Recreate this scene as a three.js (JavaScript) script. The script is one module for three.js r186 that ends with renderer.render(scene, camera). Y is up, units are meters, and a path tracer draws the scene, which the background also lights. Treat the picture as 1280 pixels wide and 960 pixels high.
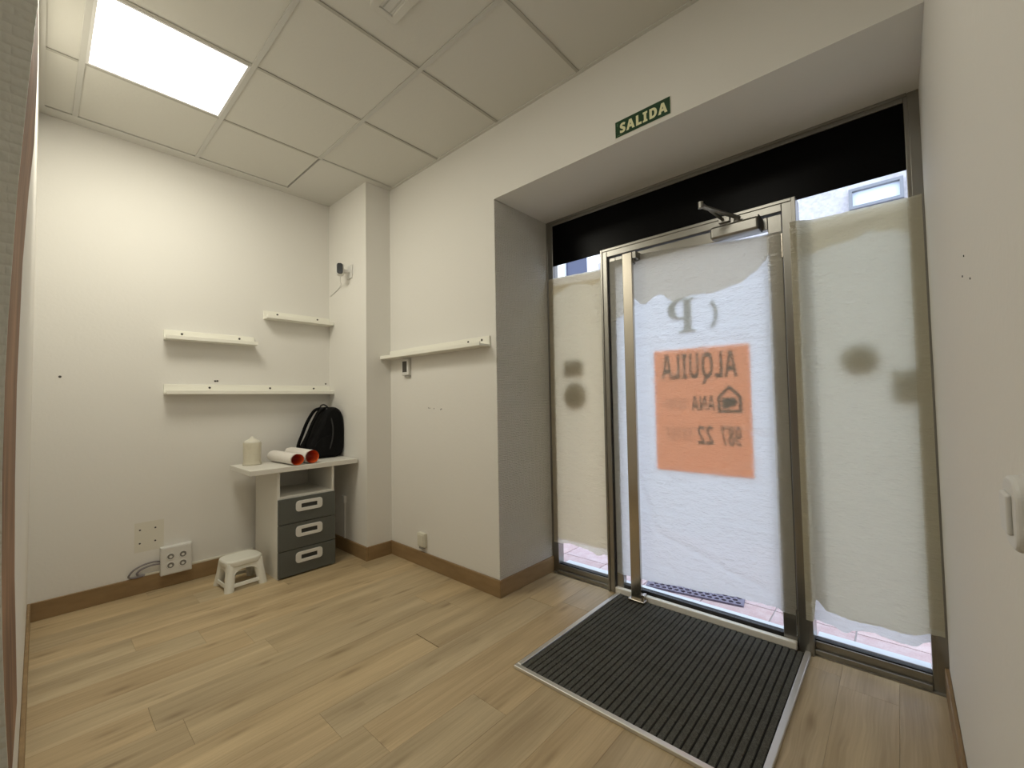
import * as THREE from 'three';
import { RoundedBoxGeometry } from 'three/addons/geometries/RoundedBoxGeometry.js';
import { mergeGeometries } from 'three/addons/utils/BufferGeometryUtils.js';
import { RectAreaLightUniformsLib } from 'three/addons/lights/RectAreaLightUniformsLib.js';
import { FontLoader } from 'three/addons/loaders/FontLoader.js';
import { TextGeometry } from 'three/addons/geometries/TextGeometry.js';

/* ---------- camera, sky, exposure, lamps ---------- */
const renderer = new THREE.WebGLRenderer({ antialias: true });
renderer.toneMapping = THREE.LinearToneMapping;
renderer.toneMappingExposure = 1.09;
renderer.shadowMap.enabled = true;
RectAreaLightUniformsLib.init();
const scene = new THREE.Scene();
scene.background = new THREE.Color().setRGB(0.80, 0.93, 1.12);      // even overcast sky
scene.backgroundIntensity = 3.55;

const camera = new THREE.PerspectiveCamera(83.84, 1280 / 960, 0.004, 100);
{
  const yaw = 0.8365, pitch = 0.0372, roll = -0.0173;
  const F = new THREE.Vector3(Math.sin(yaw) * Math.cos(pitch), Math.sin(pitch), -Math.cos(yaw) * Math.cos(pitch));
  const r = new THREE.Vector3(Math.cos(yaw), 0, Math.sin(yaw));
  const u = new THREE.Vector3().crossVectors(r, F);
  const R = r.clone().multiplyScalar(Math.cos(roll)).addScaledVector(u, Math.sin(roll));
  const U = u.clone().multiplyScalar(Math.cos(roll)).addScaledVector(r, -Math.sin(roll));
  camera.position.set(0.0254, 1.2106, 3.6975);
  camera.quaternion.setFromRotationMatrix(new THREE.Matrix4().makeBasis(R, U, F.clone().negate()));
}
scene.add(camera);
const PANEL_POWER = 14.2, SECOND_POWER = 5.2, PANEL_COLOR = new THREE.Color().setRGB(1.0, 0.955, 0.79);

/* ---------- room measures (metres) ---------- */
const H = 2.9547, XS = 1.9467, XW = 2.516, ZN = 1.8374, ZR = 3.8074, HN = 2.4888, XC = 1.7319, ZC = 0.6351;
const BAR_X = [0.1458, 0.7458, 1.3458], BAR_Z = [0.6915, 1.2915, 1.8915, 2.4915, 3.0915, 3.6915];

/* ---------- helpers ---------- */
let seed = 7;
const rnd = () => { seed = (seed * 1664525 + 1013904223) >>> 0; return seed / 4294967296; };
const rr = (a, b) => a + (b - a) * rnd();
const names = {};
function numbered(n) { const k = names[n] || 0; names[n] = k + 1; return k ? n + '_' + String(k).padStart(3, '0') : n; }
function shadows(o) { o.castShadow = true; o.receiveShadow = true; return o; }
function mesh(name, geo, mat, parent = scene, pos, rot) {
  if (Array.isArray(geo)) geo = geo.length > 1 ? mergeGeometries(geo.map((g) => (g.index ? g.toNonIndexed() : g)).map((g) => { for (const k of Object.keys(g.attributes)) if (!['position', 'normal', 'uv'].includes(k)) g.deleteAttribute(k); return g; })) : geo[0];
  const m = shadows(new THREE.Mesh(geo, mat));
  m.name = numbered(name);
  if (pos) m.position.set(...pos);
  if (rot) m.rotation.set(...rot);
  parent.add(m);
  return m;
}
function group(name, pos = [0, 0, 0], rotY = 0) {
  const g = new THREE.Group(); g.name = numbered(name); g.position.set(...pos); g.rotation.y = rotY; scene.add(g); return g;
}
function thing(name, label, category, pos, rotY, grp) {
  const g = group(name, pos, rotY); g.userData = { label, category }; if (grp) g.userData.group = grp; return g;
}
function structure(name) { const g = group(name); g.userData = { kind: 'structure' }; return g; }
function uvMetres(g, s = 1) {       // box-mapped uv in metres
  if (g.index) g = g.toNonIndexed();
  const p = g.attributes.position, n = g.attributes.normal, uv = new Float32Array(p.count * 2);
  for (let i = 0; i < p.count; i++) {
    const ax = Math.abs(n.getX(i)), ay = Math.abs(n.getY(i)), az = Math.abs(n.getZ(i));
    let a, b;
    if (ay >= ax && ay >= az) { a = p.getX(i); b = p.getZ(i); } else if (ax >= az) { a = p.getZ(i); b = p.getY(i); } else { a = p.getX(i); b = p.getY(i); }
    uv[2 * i] = a * s; uv[2 * i + 1] = b * s;
  }
  g.setAttribute('uv', new THREE.BufferAttribute(uv, 2));
  return g;
}
// box from min and max corners
function span(x0, x1, y0, y1, z0, z1) {
  const g = new THREE.BoxGeometry(x1 - x0, y1 - y0, z1 - z0); g.translate((x0 + x1) / 2, (y0 + y1) / 2, (z0 + z1) / 2); return uvMetres(g);
}
function rspan(x0, x1, y0, y1, z0, z1, r = 0.003, seg = 2) {
  r = Math.min(r, 0.49 * Math.min(x1 - x0, y1 - y0, z1 - z0));
  const g = new RoundedBoxGeometry(x1 - x0, y1 - y0, z1 - z0, seg, r); g.translate((x0 + x1) / 2, (y0 + y1) / 2, (z0 + z1) / 2); return uvMetres(g);
}
function cyl(r0, r1, h, seg, pos, rot) {
  const g = new THREE.CylinderGeometry(r0, r1, h, seg);
  if (rot) { g.rotateX(rot[0]); g.rotateY(rot[1]); g.rotateZ(rot[2]); }
  g.translate(...pos); return g;
}
function tube(points, r, seg = 40, rad = 8) {
  return new THREE.TubeGeometry(new THREE.CatmullRomCurve3(points.map((p) => new THREE.Vector3(...p))), seg, r, rad, false);
}
function roundedShape(x0, y0, x1, y1, r) {
  const s = new THREE.Shape();
  s.moveTo(x0 + r, y0); s.lineTo(x1 - r, y0); s.quadraticCurveTo(x1, y0, x1, y0 + r); s.lineTo(x1, y1 - r); s.quadraticCurveTo(x1, y1, x1 - r, y1);
  s.lineTo(x0 + r, y1); s.quadraticCurveTo(x0, y1, x0, y1 - r); s.lineTo(x0, y0 + r); s.quadraticCurveTo(x0, y0, x0 + r, y0); return s;
}
// noise
function hash(x, y, s) { let h = (x * 374761393 + y * 668265263 + s * 974634777) | 0; h = Math.imul(h ^ (h >>> 13), 1274126177); return ((h ^ (h >>> 16)) >>> 0) / 4294967296; }
function vnoise(x, y, s = 0, px = 0, py = 0) {
  const xi = Math.floor(x), yi = Math.floor(y), xf = x - xi, yf = y - yi;
  const w = (i, p) => (p ? ((i % p) + p) % p : i);
  const u = xf * xf * (3 - 2 * xf), v = yf * yf * (3 - 2 * yf);
  const a = hash(w(xi, px), w(yi, py), s), b = hash(w(xi + 1, px), w(yi, py), s), c = hash(w(xi, px), w(yi + 1, py), s), d = hash(w(xi + 1, px), w(yi + 1, py), s);
  return a + (b - a) * u + (c - a) * v + (a - b - c + d) * u * v;
}
function fbm(x, y, s, px, py, oct = 4) { let t = 0, a = 0.5, n = 0; for (let i = 0; i < oct; i++) { t += a * vnoise(x, y, s + i, px, py); n += a; a *= 0.5; x *= 2; y *= 2; px *= 2; py *= 2; } return t / n; }
function dataTex(w, h, fn, srgb, repeat) {
  const d = new Uint8Array(w * h * 4);
  for (let y = 0; y < h; y++) for (let x = 0; x < w; x++) {
    const c = fn(x / w, y / h), i = 4 * (y * w + x);
    if (typeof c === 'number') { d[i] = d[i + 1] = d[i + 2] = Math.max(0, Math.min(255, c * 255)); } else { d[i] = Math.max(0, Math.min(255, c[0])); d[i + 1] = Math.max(0, Math.min(255, c[1])); d[i + 2] = Math.max(0, Math.min(255, c[2])); }
    d[i + 3] = 255;
  }
  const t = new THREE.DataTexture(d, w, h); t.wrapS = t.wrapT = THREE.RepeatWrapping; t.magFilter = THREE.LinearFilter; t.minFilter = THREE.LinearMipmapLinearFilter; t.generateMipmaps = true;
  if (srgb) t.colorSpace = THREE.SRGBColorSpace; if (repeat) t.repeat.set(...repeat); t.needsUpdate = true; return t;
}
const rgb = (r, g, b) => new THREE.Color().setRGB(r, g, b);
const std = (c, rough = 0.6, o = {}) => new THREE.MeshStandardMaterial({ color: c, roughness: rough, ...o });

/* ---------- textures and materials ---------- */
// oak: 2.4 m along u, 0.748 m across v (four boards)
const oakTex = dataTex(2048, 768, (u, v) => {
  const band = Math.floor(v * 4), y = v * 4 - band, b = band * 31;
  const warp = 0.10 * (fbm(u * 7, y * 2, 40 + b, 7, 0, 3) - 0.5) + 0.03 * (vnoise(u * 30, y * 4, 60 + b, 30, 0) - 0.5);
  const yy = y + warp;
  let fine = fbm(u * 14, yy * 46, 3 + b, 14, 0, 4), mid = fbm(u * 6, yy * 9, 9 + b, 6, 0, 3), big = fbm(u * 5, yy * 2.2, 17 + b, 5, 0, 3), broad = vnoise(u * 3, y * 1.2, 77 + b, 3, 0);
  let t = 0.50 + 0.24 * (fine - 0.5) + 0.20 * (mid - 0.5) + 0.36 * (big - 0.5) + 0.22 * (broad - 0.5);
  let knot = 0;
  for (let k = 0; k < 6; k++) {
    const ku = hash(k, band, 5), kv = 0.15 + 0.7 * hash(k, band, 6), dx = (u - ku) * 42 / (0.8 + hash(k, band, 8)), dy = (yy - kv) * 11;
    const dd = dx * dx + dy * dy; if (dd < 4) knot = Math.max(knot, Math.exp(-dd * 2.2) * (0.4 + 0.6 * hash(k, band, 7)) * (0.6 + 0.4 * fine));
  }
  t -= 0.46 * knot;
  const dark = [126, 108, 82], light = [210, 192, 157];
  return [0, 1, 2].map((i) => dark[i] + (light[i] - dark[i]) * t);
}, true);
oakTex.repeat.set(1 / 2.4, 1 / 0.748);
const oakBump = dataTex(1024, 512, (u, v) => 0.5 + 0.5 * (fbm(u * 24, v * 160, 4, 24, 160, 3) - 0.5), false, [1 / 2.4, 1 / 0.748]);
const plankMats = [[1, 1, 1], [0.93, 0.92, 0.90], [1.05, 1.02, 0.97], [0.97, 0.98, 0.99], [1.02, 0.985, 0.94]].map((c) => new THREE.MeshStandardMaterial({ color: rgb(...c.map((v) => v * 1.26)), map: oakTex, bumpMap: oakBump, bumpScale: 0.0006, roughness: 0.42 }));

const paintBump = dataTex(512, 512, (u, v) => 0.6 * fbm(u * 40, v * 40, 2, 40, 40, 3) + 0.4 * vnoise(u * 8, v * 8, 5, 8, 8), false, [2, 2]);
const wallMat = new THREE.MeshStandardMaterial({ color: rgb(0.81, 0.79, 0.745), roughness: 0.72, bumpMap: paintBump, bumpScale: 0.0006 });
const ceilMat = new THREE.MeshStandardMaterial({ color: rgb(0.69, 0.675, 0.62), roughness: 0.9, bumpMap: paintBump, bumpScale: 0.0006 });
const plasterMat = new THREE.MeshStandardMaterial({ color: rgb(0.69, 0.675, 0.63), roughness: 0.85 });
const barMat = std(rgb(0.60, 0.59, 0.55), 0.5);
// relief wallpaper, 0.24 m tile: rows of little woven dashes
const weaveBump = dataTex(512, 512, (u, v) => {
  const wx = u + 0.012 * (vnoise(u * 12, v * 12, 21, 12, 12) - 0.5), wy = v + 0.014 * (vnoise(u * 9, v * 9, 22, 9, 9) - 0.5);
  const row = Math.floor(wy * 22), ph = wx * 11 + (row % 2) * 0.35;
  const fx = Math.max(0, Math.abs(ph - Math.floor(ph) - 0.5) * 2 - 0.55) / 0.45, fy = Math.abs(wy * 22 - row - 0.5) * 2;
  const bump = (1 - 0.6 * fx * fx) * Math.max(0, 1 - fy * fy);
  return 0.2 + 0.6 * bump * (0.6 + 0.4 * vnoise(Math.floor(ph) * 3.1, row * 2.3, 9)) + 0.2 * fbm(u * 64, v * 64, 30, 64, 64, 2);
}, false, [1 / 0.24, 1 / 0.24]);
const wallpaperMat = new THREE.MeshStandardMaterial({ color: rgb(0.68, 0.66, 0.605), roughness: 0.6, bumpMap: weaveBump, bumpScale: 0.008 });
const baseTex = dataTex(512, 128, (u, v) => { const t = 0.4 + 0.7 * (fbm(u * 10, v * 20, 50, 10, 20, 4) - 0.5) + 0.4 * (vnoise(u * 4, v * 3, 55, 4, 3) - 0.5); return [132 + 34 * t, 107 + 31 * t, 73 + 27 * t]; }, true, [1, 2]);
const baseMat = new THREE.MeshStandardMaterial({ map: baseTex, roughness: 0.5 });
const metalBump = dataTex(128, 512, (u, v) => vnoise(u * 128, v * 12, 3, 128, 12), false, [4, 0.6]);
const frameMat = new THREE.MeshStandardMaterial({ color: rgb(0.32, 0.31, 0.285), metalness: 0.9, roughness: 0.28, bumpMap: metalBump, bumpScale: 0.00008 });
const steelMat = new THREE.MeshStandardMaterial({ color: rgb(0.52, 0.48, 0.42), metalness: 1, roughness: 0.2 });
const alumMat = new THREE.MeshStandardMaterial({ color: rgb(0.72, 0.71, 0.68), metalness: 0.75, roughness: 0.38 });
const kickMat = new THREE.MeshStandardMaterial({ color: rgb(0.88, 0.85, 0.78), metalness: 0.0, roughness: 0.3 });
const rubberMat = std(rgb(0.012, 0.012, 0.012), 0.7);
const glassMat = new THREE.MeshPhysicalMaterial({ color: rgb(0.97, 0.985, 0.98), roughness: 0.0, transmission: 1, thickness: 0, ior: 1.5 });
const filmMat = new THREE.MeshPhysicalMaterial({ color: rgb(0.002, 0.002, 0.0025), roughness: 0.3, specularIntensity: 0.15 });
const crumple = dataTex(1024, 1024, (u, v) => {
  const wx = u + 0.05 * vnoise(u * 5, v * 5, 11, 5, 5), wy = v + 0.05 * vnoise(u * 5, v * 5, 12, 5, 5);
  const ridge = (f, s) => 1 - Math.abs(2 * vnoise(wx * f, wy * f * 1.6, s, 0, 0) - 1);
  const edge = Math.min(1, Math.min(u, 1 - u, v, 1 - v) * 20);
  return 0.22 * Math.pow(ridge(6, 1), 2) * edge + 0.14 * Math.pow(ridge(13, 2), 2) * edge + 0.34 * fbm(u * 12, v * 26, 5, 12, 26, 3) + 0.30 * fbm(u * 34, v * 96, 7, 34, 96, 4);
}, false);
const paperMat = (c, t) => new THREE.MeshPhysicalMaterial({ color: rgb(...c), roughness: 0.95, transmission: t, thickness: 0, side: THREE.DoubleSide, bumpMap: crumple, bumpScale: 0.010 });
const doorPaperMat = paperMat([0.85, 0.86, 0.85], 0.70);
const sidePaperMat = paperMat([0.92, 0.86, 0.715], 0.68), widePaperMat = paperMat([0.885, 0.86, 0.72], 0.57);
const flapMat = paperMat([0.94, 0.88, 0.77], 0.60);
const tapeMat = new THREE.MeshPhysicalMaterial({ color: rgb(0.97, 0.95, 0.90), roughness: 0.08, transmission: 0.95, thickness: 0, side: THREE.DoubleSide, bumpMap: crumple, bumpScale: 0.004 });
const whitePlastic = std(rgb(0.74, 0.73, 0.70), 0.38);
const creamPlastic = std(rgb(0.72, 0.69, 0.58), 0.42);
const laminate = std(rgb(0.76, 0.74, 0.68), 0.4);
const shelfMat = std(rgb(0.90, 0.885, 0.80), 0.45);
const darkMat = std(rgb(0.02, 0.02, 0.02), 0.6);
const screwMat = std(rgb(0.06, 0.055, 0.05), 0.5);

/* ---------- floor ---------- */
const floor = structure('floor');
mesh('subfloor', span(-1.2, 2.6, -0.1, -0.013, -0.2, 4.0), std(rgb(0.05, 0.045, 0.04), 0.9), floor);
function plank(x0, x1, z0, z1) {
  const g0 = 0.00025, c = 0.0005, w = x1 - x0 - 2 * g0, d = z1 - z0 - 2 * g0, h = 0.012;
  const P = []; const N = [];
  const v = (x, y, z) => [x, y, z];
  const tri = (a, b, cc) => P.push(...a, ...b, ...cc), quad = (a, b, cc, dd) => { tri(a, b, cc); tri(a, cc, dd); };
  const X = w / 2, Z = d / 2, x = X - c, z = Z - c;
  const t = [v(-x, 0, -z), v(-x, 0, z), v(x, 0, z), v(x, 0, -z)], m = [v(-X, -c, -Z), v(-X, -c, Z), v(X, -c, Z), v(X, -c, -Z)], b = [v(-X, -h, -Z), v(-X, -h, Z), v(X, -h, Z), v(X, -h, -Z)];
  quad(...t);
  for (let i = 0; i < 4; i++) { const j = (i + 1) % 4; quad(m[i], m[j], t[j], t[i]); quad(b[i], b[j], m[j], m[i]); }
  const g = new THREE.BufferGeometry();
  g.setAttribute('position', new THREE.Float32BufferAttribute(P, 3)); g.computeVertexNormals();
  const ou = rnd() * 2.4, ov = Math.floor(rnd() * 4) * 0.187, p = g.attributes.position, uv = new Float32Array(p.count * 2);
  for (let i = 0; i < p.count; i++) { uv[2 * i] = p.getX(i) + ou; uv[2 * i + 1] = Math.min(0.1865, Math.max(0.0005, p.getZ(i) + 0.0935)) + ov; }
  g.setAttribute('uv', new THREE.BufferAttribute(uv, 2));
  mesh('plank', g, plankMats[Math.floor(rnd() * plankMats.length)], floor, [(x0 + x1) / 2, 0, (z0 + z1) / 2]);
}
const rowJoint = { 10: 1.368, 11: 2.06, 5: 0.62, 7: 0.83, 8: 1.62, 9: 0.42, 12: 0.86, 13: 1.25, 14: 0.55, 15: 1.05 };
for (let k = 0; k < 21; k++) {
  const z0 = Math.max(0, 1.785 + (k - 10) * 0.187), z1 = Math.min(ZR, 1.785 + (k - 9) * 0.187);
  if (z1 - z0 < 0.01) continue;
  const end = z1 > ZN + 0.03 ? 2.47 : XS;
  let j = rowJoint[k] ?? rr(0.25, 1.35);
  if (z0 > 3.05) plank(-1.0, 0, z0, z1);
  const cuts = [0]; let q = j; while (q > 1.3) q -= 1.28; if (q > 0.06) cuts.push(q); while (q + 1.28 < end - 0.04) { q += 1.28; cuts.push(q); } cuts.push(end);
  for (let i = 0; i + 1 < cuts.length; i++) {
    const wide = (k === 10 && Math.abs(cuts[i + 1] - 1.368) < 0.01) || (k === 11 && Math.abs(cuts[i + 1] - 2.06) < 0.01);
    plank(cuts[i], cuts[i + 1] - (wide ? 0.004 : 0), z0, z1);
  }
}

/* ---------- walls ---------- */
const wallBack = structure('wall_back');
mesh('plaster', span(-0.25, 2.62, -0.1, 3.3, -0.25, 0), wallMat, wallBack);
const corner = structure('wall_corner');
mesh('plaster', span(XC, XS + 0.02, -0.012, H + 0.03, -0.02, ZC), wallMat, corner);
const wallFront = structure('wall_front');
mesh('plaster', span(XS, 2.62, -0.1, 3.3, -0.02, ZN - 0.004), wallMat, wallFront);
mesh('plaster_lintel', span(XS, 2.62, HN, 3.3, ZN - 0.004, ZR), wallMat, wallFront);
mesh('wallpaper', span(XS + 0.0005, XW - 0.02, 0, HN, ZN - 0.004, ZN), wallpaperMat, wallFront);
const wallRight = structure('wall_right');
mesh('plaster', span(-1.25, 2.62, -0.1, 3.3, ZR, 4.05), wallMat, wallRight);
const wallLeft = structure('wall_left');
const ZL = 3.0, XA = -1.0;                                          // here the left wall ends and the room widens to the left
mesh('plaster', span(-0.25, 0, -0.1, 3.3, -0.02, ZL - 0.002), wallMat, wallLeft);
mesh('plaster', span(XA - 0.25, -0.24, -0.1, 3.3, ZL - 0.25, ZL - 0.002), wallMat, wallLeft);
mesh('plaster', span(XA - 0.25, XA, -0.1, 3.3, ZL - 0.002, ZR), wallMat, wallLeft);
{ // relief wallpaper on the end of the wall, facing the camera; its old corner runs a little out of true
  const k = (3.6975 - ZL) / (3.6975 - 3.05), prof = [[0, 0.014], [0.5, 0.013], [0.865, 0.0115], [0.93, 0.008], [0.988, 0.0058], [1.05, 0.0042], [1.142, 0.003], [1.235, 0.003], [1.298, 0.004], [1.427, 0.0078], [1.478, 0.0102], [1.546, 0.0135], [1.634, 0.0185], [1.72, 0.0200], [2.3, 0.016], [2.82, 0.012]];
  const nx = 12, P = [], uv = [], I = [];
  const row = prof.map(([y, x]) => [y === 0 ? 0 : y === 2.82 ? H : 1.2106 + (y - 1.2106) * k, 0.0254 - (0.0254 - x) * k]);
  for (const [y, x] of row) for (let i = 0; i <= nx; i++) { const q = XA + (x - XA) * i / nx; P.push(q, y, ZL); uv.push(q, y); }
  for (const [y, x] of row) { P.push(x, y, ZL, x, y, ZL - 0.004); uv.push(x, y, x, y); }
  const n = nx + 1, e = row.length * n;
  for (let r = 0; r + 1 < row.length; r++) { for (let i = 0; i < nx; i++) { const a = r * n + i, b = a + n; I.push(a, a + 1, b, a + 1, b + 1, b); } const a = e + 2 * r; I.push(a, a + 1, a + 2, a + 1, a + 3, a + 2); }
  const g = new THREE.BufferGeometry(); g.setAttribute('position', new THREE.Float32BufferAttribute(P, 3)); g.setAttribute('uv', new THREE.Float32BufferAttribute(uv, 2)); g.setIndex(I);
  const gg = g.toNonIndexed(); gg.computeVertexNormals();
  mesh('wallpaper', gg, new THREE.MeshStandardMaterial({ color: rgb(0.80, 0.785, 0.71), roughness: 0.5, bumpMap: weaveBump, bumpScale: 0.0022 }), wallLeft);
}
// weathered board on the left wall, seen nearly edge-on
{
  const t = thing('wooden_board', 'tall weathered brown wooden board on the left wall beside the relief wallpaper', 'board', [0, 0.737, 2.79]);
  const prof = [[0.737, 0.010], [0.84, 0.007], [0.939, 0.004], [1.1, 0.0018], [1.251, 0.0012], [1.452, 0.004], [1.576, 0.0088], [1.661, 0.0135], [1.774, 0.0152], [1.845, 0.0155]];
  const woodTex = dataTex(256, 1024, (u, v) => { const n = fbm(u * 20, v * 8, 70, 20, 8, 4), b = fbm(u * 3, v * 9, 75, 3, 9, 3); const k = 0.6 * n + 0.7 * b - 0.15; return [92 + 95 * k, 66 + 78 * k, 48 + 62 * k]; }, true, [2.5, 0.9]);
  const P = [], uv = [], I = []; const zs = [-0.17, 0.206];
  for (const [y, x] of prof) for (const [xx, zz, uu] of [[-0.001, zs[0], 0], [x, zs[0], 0.02], [x, zs[0] + 0.03, 0.05], [x, zs[1], 0.45], [-0.001, zs[1], 0.47]]) { P.push(xx, y - 0.737, zz); uv.push(uu, y); }
  for (let i = 0; i + 1 < prof.length; i++) for (let j = 0; j < 4; j++) { const a = i * 5 + j, b = a + 5; I.push(a, b, a + 1, a + 1, b, b + 1); }
  const n = (prof.length - 1) * 5; I.push(0, 1, 4, 1, 3, 4, n, n + 4, n + 1, n + 1, n + 4, n + 3);
  const g = new THREE.BufferGeometry(); g.setAttribute('position', new THREE.Float32BufferAttribute(P, 3)); g.setAttribute('uv', new THREE.Float32BufferAttribute(uv, 2)); g.setIndex(I);
  const gg = g.toNonIndexed(); gg.computeVertexNormals();
  mesh('board', gg, new THREE.MeshStandardMaterial({ map: woodTex, roughness: 0.7, side: THREE.DoubleSide }), t);
}

/* ---------- ceiling ---------- */
const ceiling = structure('ceiling');
mesh('slab', span(-1.2, 2.6, H + 0.045, 3.3, -0.2, 4.0), plasterMat, ceiling);
{
  const xs = [0.0, ...BAR_X, XS], zs = [0.10, ...BAR_Z, ZR];
  const bw = 0.011;
  for (let i = 0; i < xs.length - 1; i++) for (let j = 0; j < zs.length - 1; j++) {
    if (i === 3 && j === 0) continue;                          // plasterboard corner
    if (i === 1 && (j === 1 || j === 4)) continue;             // lamp panels
    const x0 = xs[i] + (i ? bw : 0.02), x1 = xs[i + 1] - (i < 3 ? bw : 0.012), z0 = zs[j] + (j ? bw : 0.012), z1 = zs[j + 1] - (j < 6 ? bw : 0.002);
    mesh('ceiling_tile', span(x0 - 0.006, x1 + 0.006, H + 0.004 + rr(0, 0.0012), H + 0.018, z0 - 0.006, z1 + 0.006), ceilMat, ceiling);
  }
  for (const x of BAR_X) mesh('grid_bar', rspan(x - 0.012, x + 0.012, H - 0.001, H + 0.0035, x > 1.3 ? 0.69 : 0.10, ZR, 0.001, 1), barMat, ceiling);
  for (const z of BAR_Z) for (let i = 0; i < 4; i++) {
    const x0 = (xs[i] + (i ? 0.012 : 0)), x1 = xs[i + 1] - (i < 3 ? 0.012 : 0);
    if (i === 3 && z < 0.7) { mesh('grid_bar', rspan(x0, x1, H - 0.001, H + 0.003, z - 0.004, z + 0.010, 0.001, 1), barMat, ceiling); continue; }
    mesh('grid_bar', rspan(x0, x1, H - 0.0008, H + 0.0033, z - 0.0085, z + 0.0085, 0.001, 1), std(rgb(0.47, 0.45, 0.40), 0.6), ceiling);
  }
  // plaster margins along the walls and the corner infill
  mesh('border', span(-1.0, 0, H - 0.0005, H + 0.03, 3.0, ZR), plasterMat, ceiling);
  mesh('border', span(0, 1.352, H - 0.0005, H + 0.03, 0, 0.098), plasterMat, ceiling);
  mesh('border', span(1.352, XS, H - 0.0012, H + 0.03, 0, 0.687), plasterMat, ceiling);
  mesh('wall_angle', span(XS - 0.02, XS, H - 0.0015, H + 0.02, 0.687, ZR), plasterMat, ceiling);
  mesh('wall_angle', span(0, 0.022, H - 0.0015, H + 0.02, 0.098, ZR), plasterMat, ceiling);
  mesh('wall_angle', span(0, XS, H - 0.0015, H + 0.02, ZR - 0.02, ZR), plasterMat, ceiling);
}
// the panel in view, and its twin one cell further along the ceiling, above the photographer, which the door metal mirrors
for (const [z0, power, glow, label] of [[0.7025, PANEL_POWER, 3, 'bright square white LED panel glowing in the ceiling grid near the back wall'], [2.5025, SECOND_POWER, 2, 'dimmer square white LED panel in the ceiling grid nearer the camera, out of the frame']]) {
  const x0 = 0.157, x1 = 0.735, z1 = z0 + 0.578, cx = (x0 + x1) / 2, cz = (z0 + z1) / 2;
  const t = thing('ceiling_light', label, 'ceiling light', [cx, H, cz]);
  const w = (x1 - x0) / 2, f = 0.012;
  mesh('frame', [span(-w, w, -0.001, 0.012, -w, -w + f), span(-w, w, -0.001, 0.012, w - f, w), span(-w, -w + f, -0.001, 0.012, -w + f, w - f), span(w - f, w, -0.001, 0.012, -w + f, w - f)], std(rgb(0.75, 0.74, 0.72), 0.4), t);
  mesh('diffuser', span(-w + f, w - f, 0.002, 0.010, -w + f, w - f), new THREE.MeshStandardMaterial({ color: rgb(0.9, 0.9, 0.9), emissive: rgb(1, 0.99, 0.97), emissiveIntensity: glow, roughness: 0.5 }), t);
  const l = new THREE.RectAreaLight(PANEL_COLOR, power, 2 * (w - f), 2 * (w - f));
  l.name = 'panel_light'; l.position.set(0, -0.003, 0); l.rotation.x = -Math.PI / 2; t.add(l);
}
{ // rounded fitting at the top edge of the photo
  const t = thing('ceiling_fitting', 'pale rounded rectangular fitting set in a ceiling tile', 'ceiling fitting', [1.035, H + 0.004, 2.19]);
  const o = roundedShape(-0.065, -0.15, 0.065, 0.15, 0.02); const hole = roundedShape(-0.036, -0.125, 0.036, 0.125, 0.006); o.holes.push(hole);
  const g = new THREE.ExtrudeGeometry(o, { depth: 0.008, bevelEnabled: true, bevelSize: 0.004, bevelThickness: 0.004, bevelSegments: 2 }); g.rotateX(Math.PI / 2);
  mesh('housing', g, ceilMat, t, [0, -0.001, 0]);
  mesh('lens', rspan(-0.034, 0.034, -0.006, 0.0, -0.122, 0.122, 0.003), std(rgb(0.72, 0.71, 0.68), 0.4), t);
  for (const x of [-0.018, 0.018]) mesh('lamp_strip', rspan(x - 0.003, x + 0.003, -0.009, -0.004, -0.115, 0.115, 0.002), std(rgb(0.5, 0.49, 0.46), 0.5), t);
}

/* ---------- baseboards ---------- */
const BH = 0.105, BT = 0.014;
const base = (n, x0, x1, z0, z1) => { const s = structure('baseboard_' + n); mesh('board', rspan(x0, x1, 0, BH, z0, z1, 0.004), baseMat, s); };
base('back', 0.0, XC, 0, BT);
base('left', 0, BT, BT, ZL - 0.003);
base('corner', XC - BT, XC, BT, ZC + BT);
base('corner_front', XC, XS - 0.001, ZC, ZC + BT);
base('front', XS - BT, XS, ZC + BT, ZN + BT);
base('niche', XS, XW - 0.03, ZN, ZN + BT);
base('right', XA, XW - 0.03, ZR - BT, ZR);

/* ---------- storefront frame, windows, door ---------- */
const fx0 = 2.488, fx1 = 2.55, gx = 2.500;
const trim = structure('trim_1');
mesh('jamb', [rspan(fx0, fx1, 0, HN, ZN, 1.888, 0.003), rspan(fx0 - 0.006, fx0 + 0.01, 0, HN, ZN, 1.846, 0.002)], frameMat, trim);
mesh('jamb', [rspan(fx0, fx1, 0, HN, 3.758, ZR, 0.003), rspan(fx0 - 0.004, fx0 + 0.01, 0, HN, 3.772, ZR, 0.002)], frameMat, trim);
mesh('top_rail', [rspan(fx0, fx1, 2.456, HN, 1.888, 3.758, 0.003), rspan(fx0 - 0.008, fx0 + 0.01, 2.476, HN, 1.85, 3.77, 0.002)], frameMat, trim);
mesh('post', [rspan(2.452, fx1, 0, 2.166, 2.298, 2.342, 0.003), rspan(2.446, 2.46, 0, 2.166, 2.298, 2.312, 0.002)], frameMat, trim);
mesh('post', [rspan(2.452, fx1, 0, 2.166, 3.305, 3.364, 0.003), rspan(2.446, 2.46, 0, 2.166, 3.346, 3.364, 0.002)], frameMat, trim);
mesh('header', [rspan(2.452, fx1, 2.113, 2.166, 2.342, 3.305, 0.003), rspan(2.446, 2.46, 2.15, 2.166, 2.312, 3.346, 0.002)], frameMat, trim);
mesh('sill', span(2.46, 2.62, -0.11, 0.0, ZN, ZR), alumMat, trim);
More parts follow.
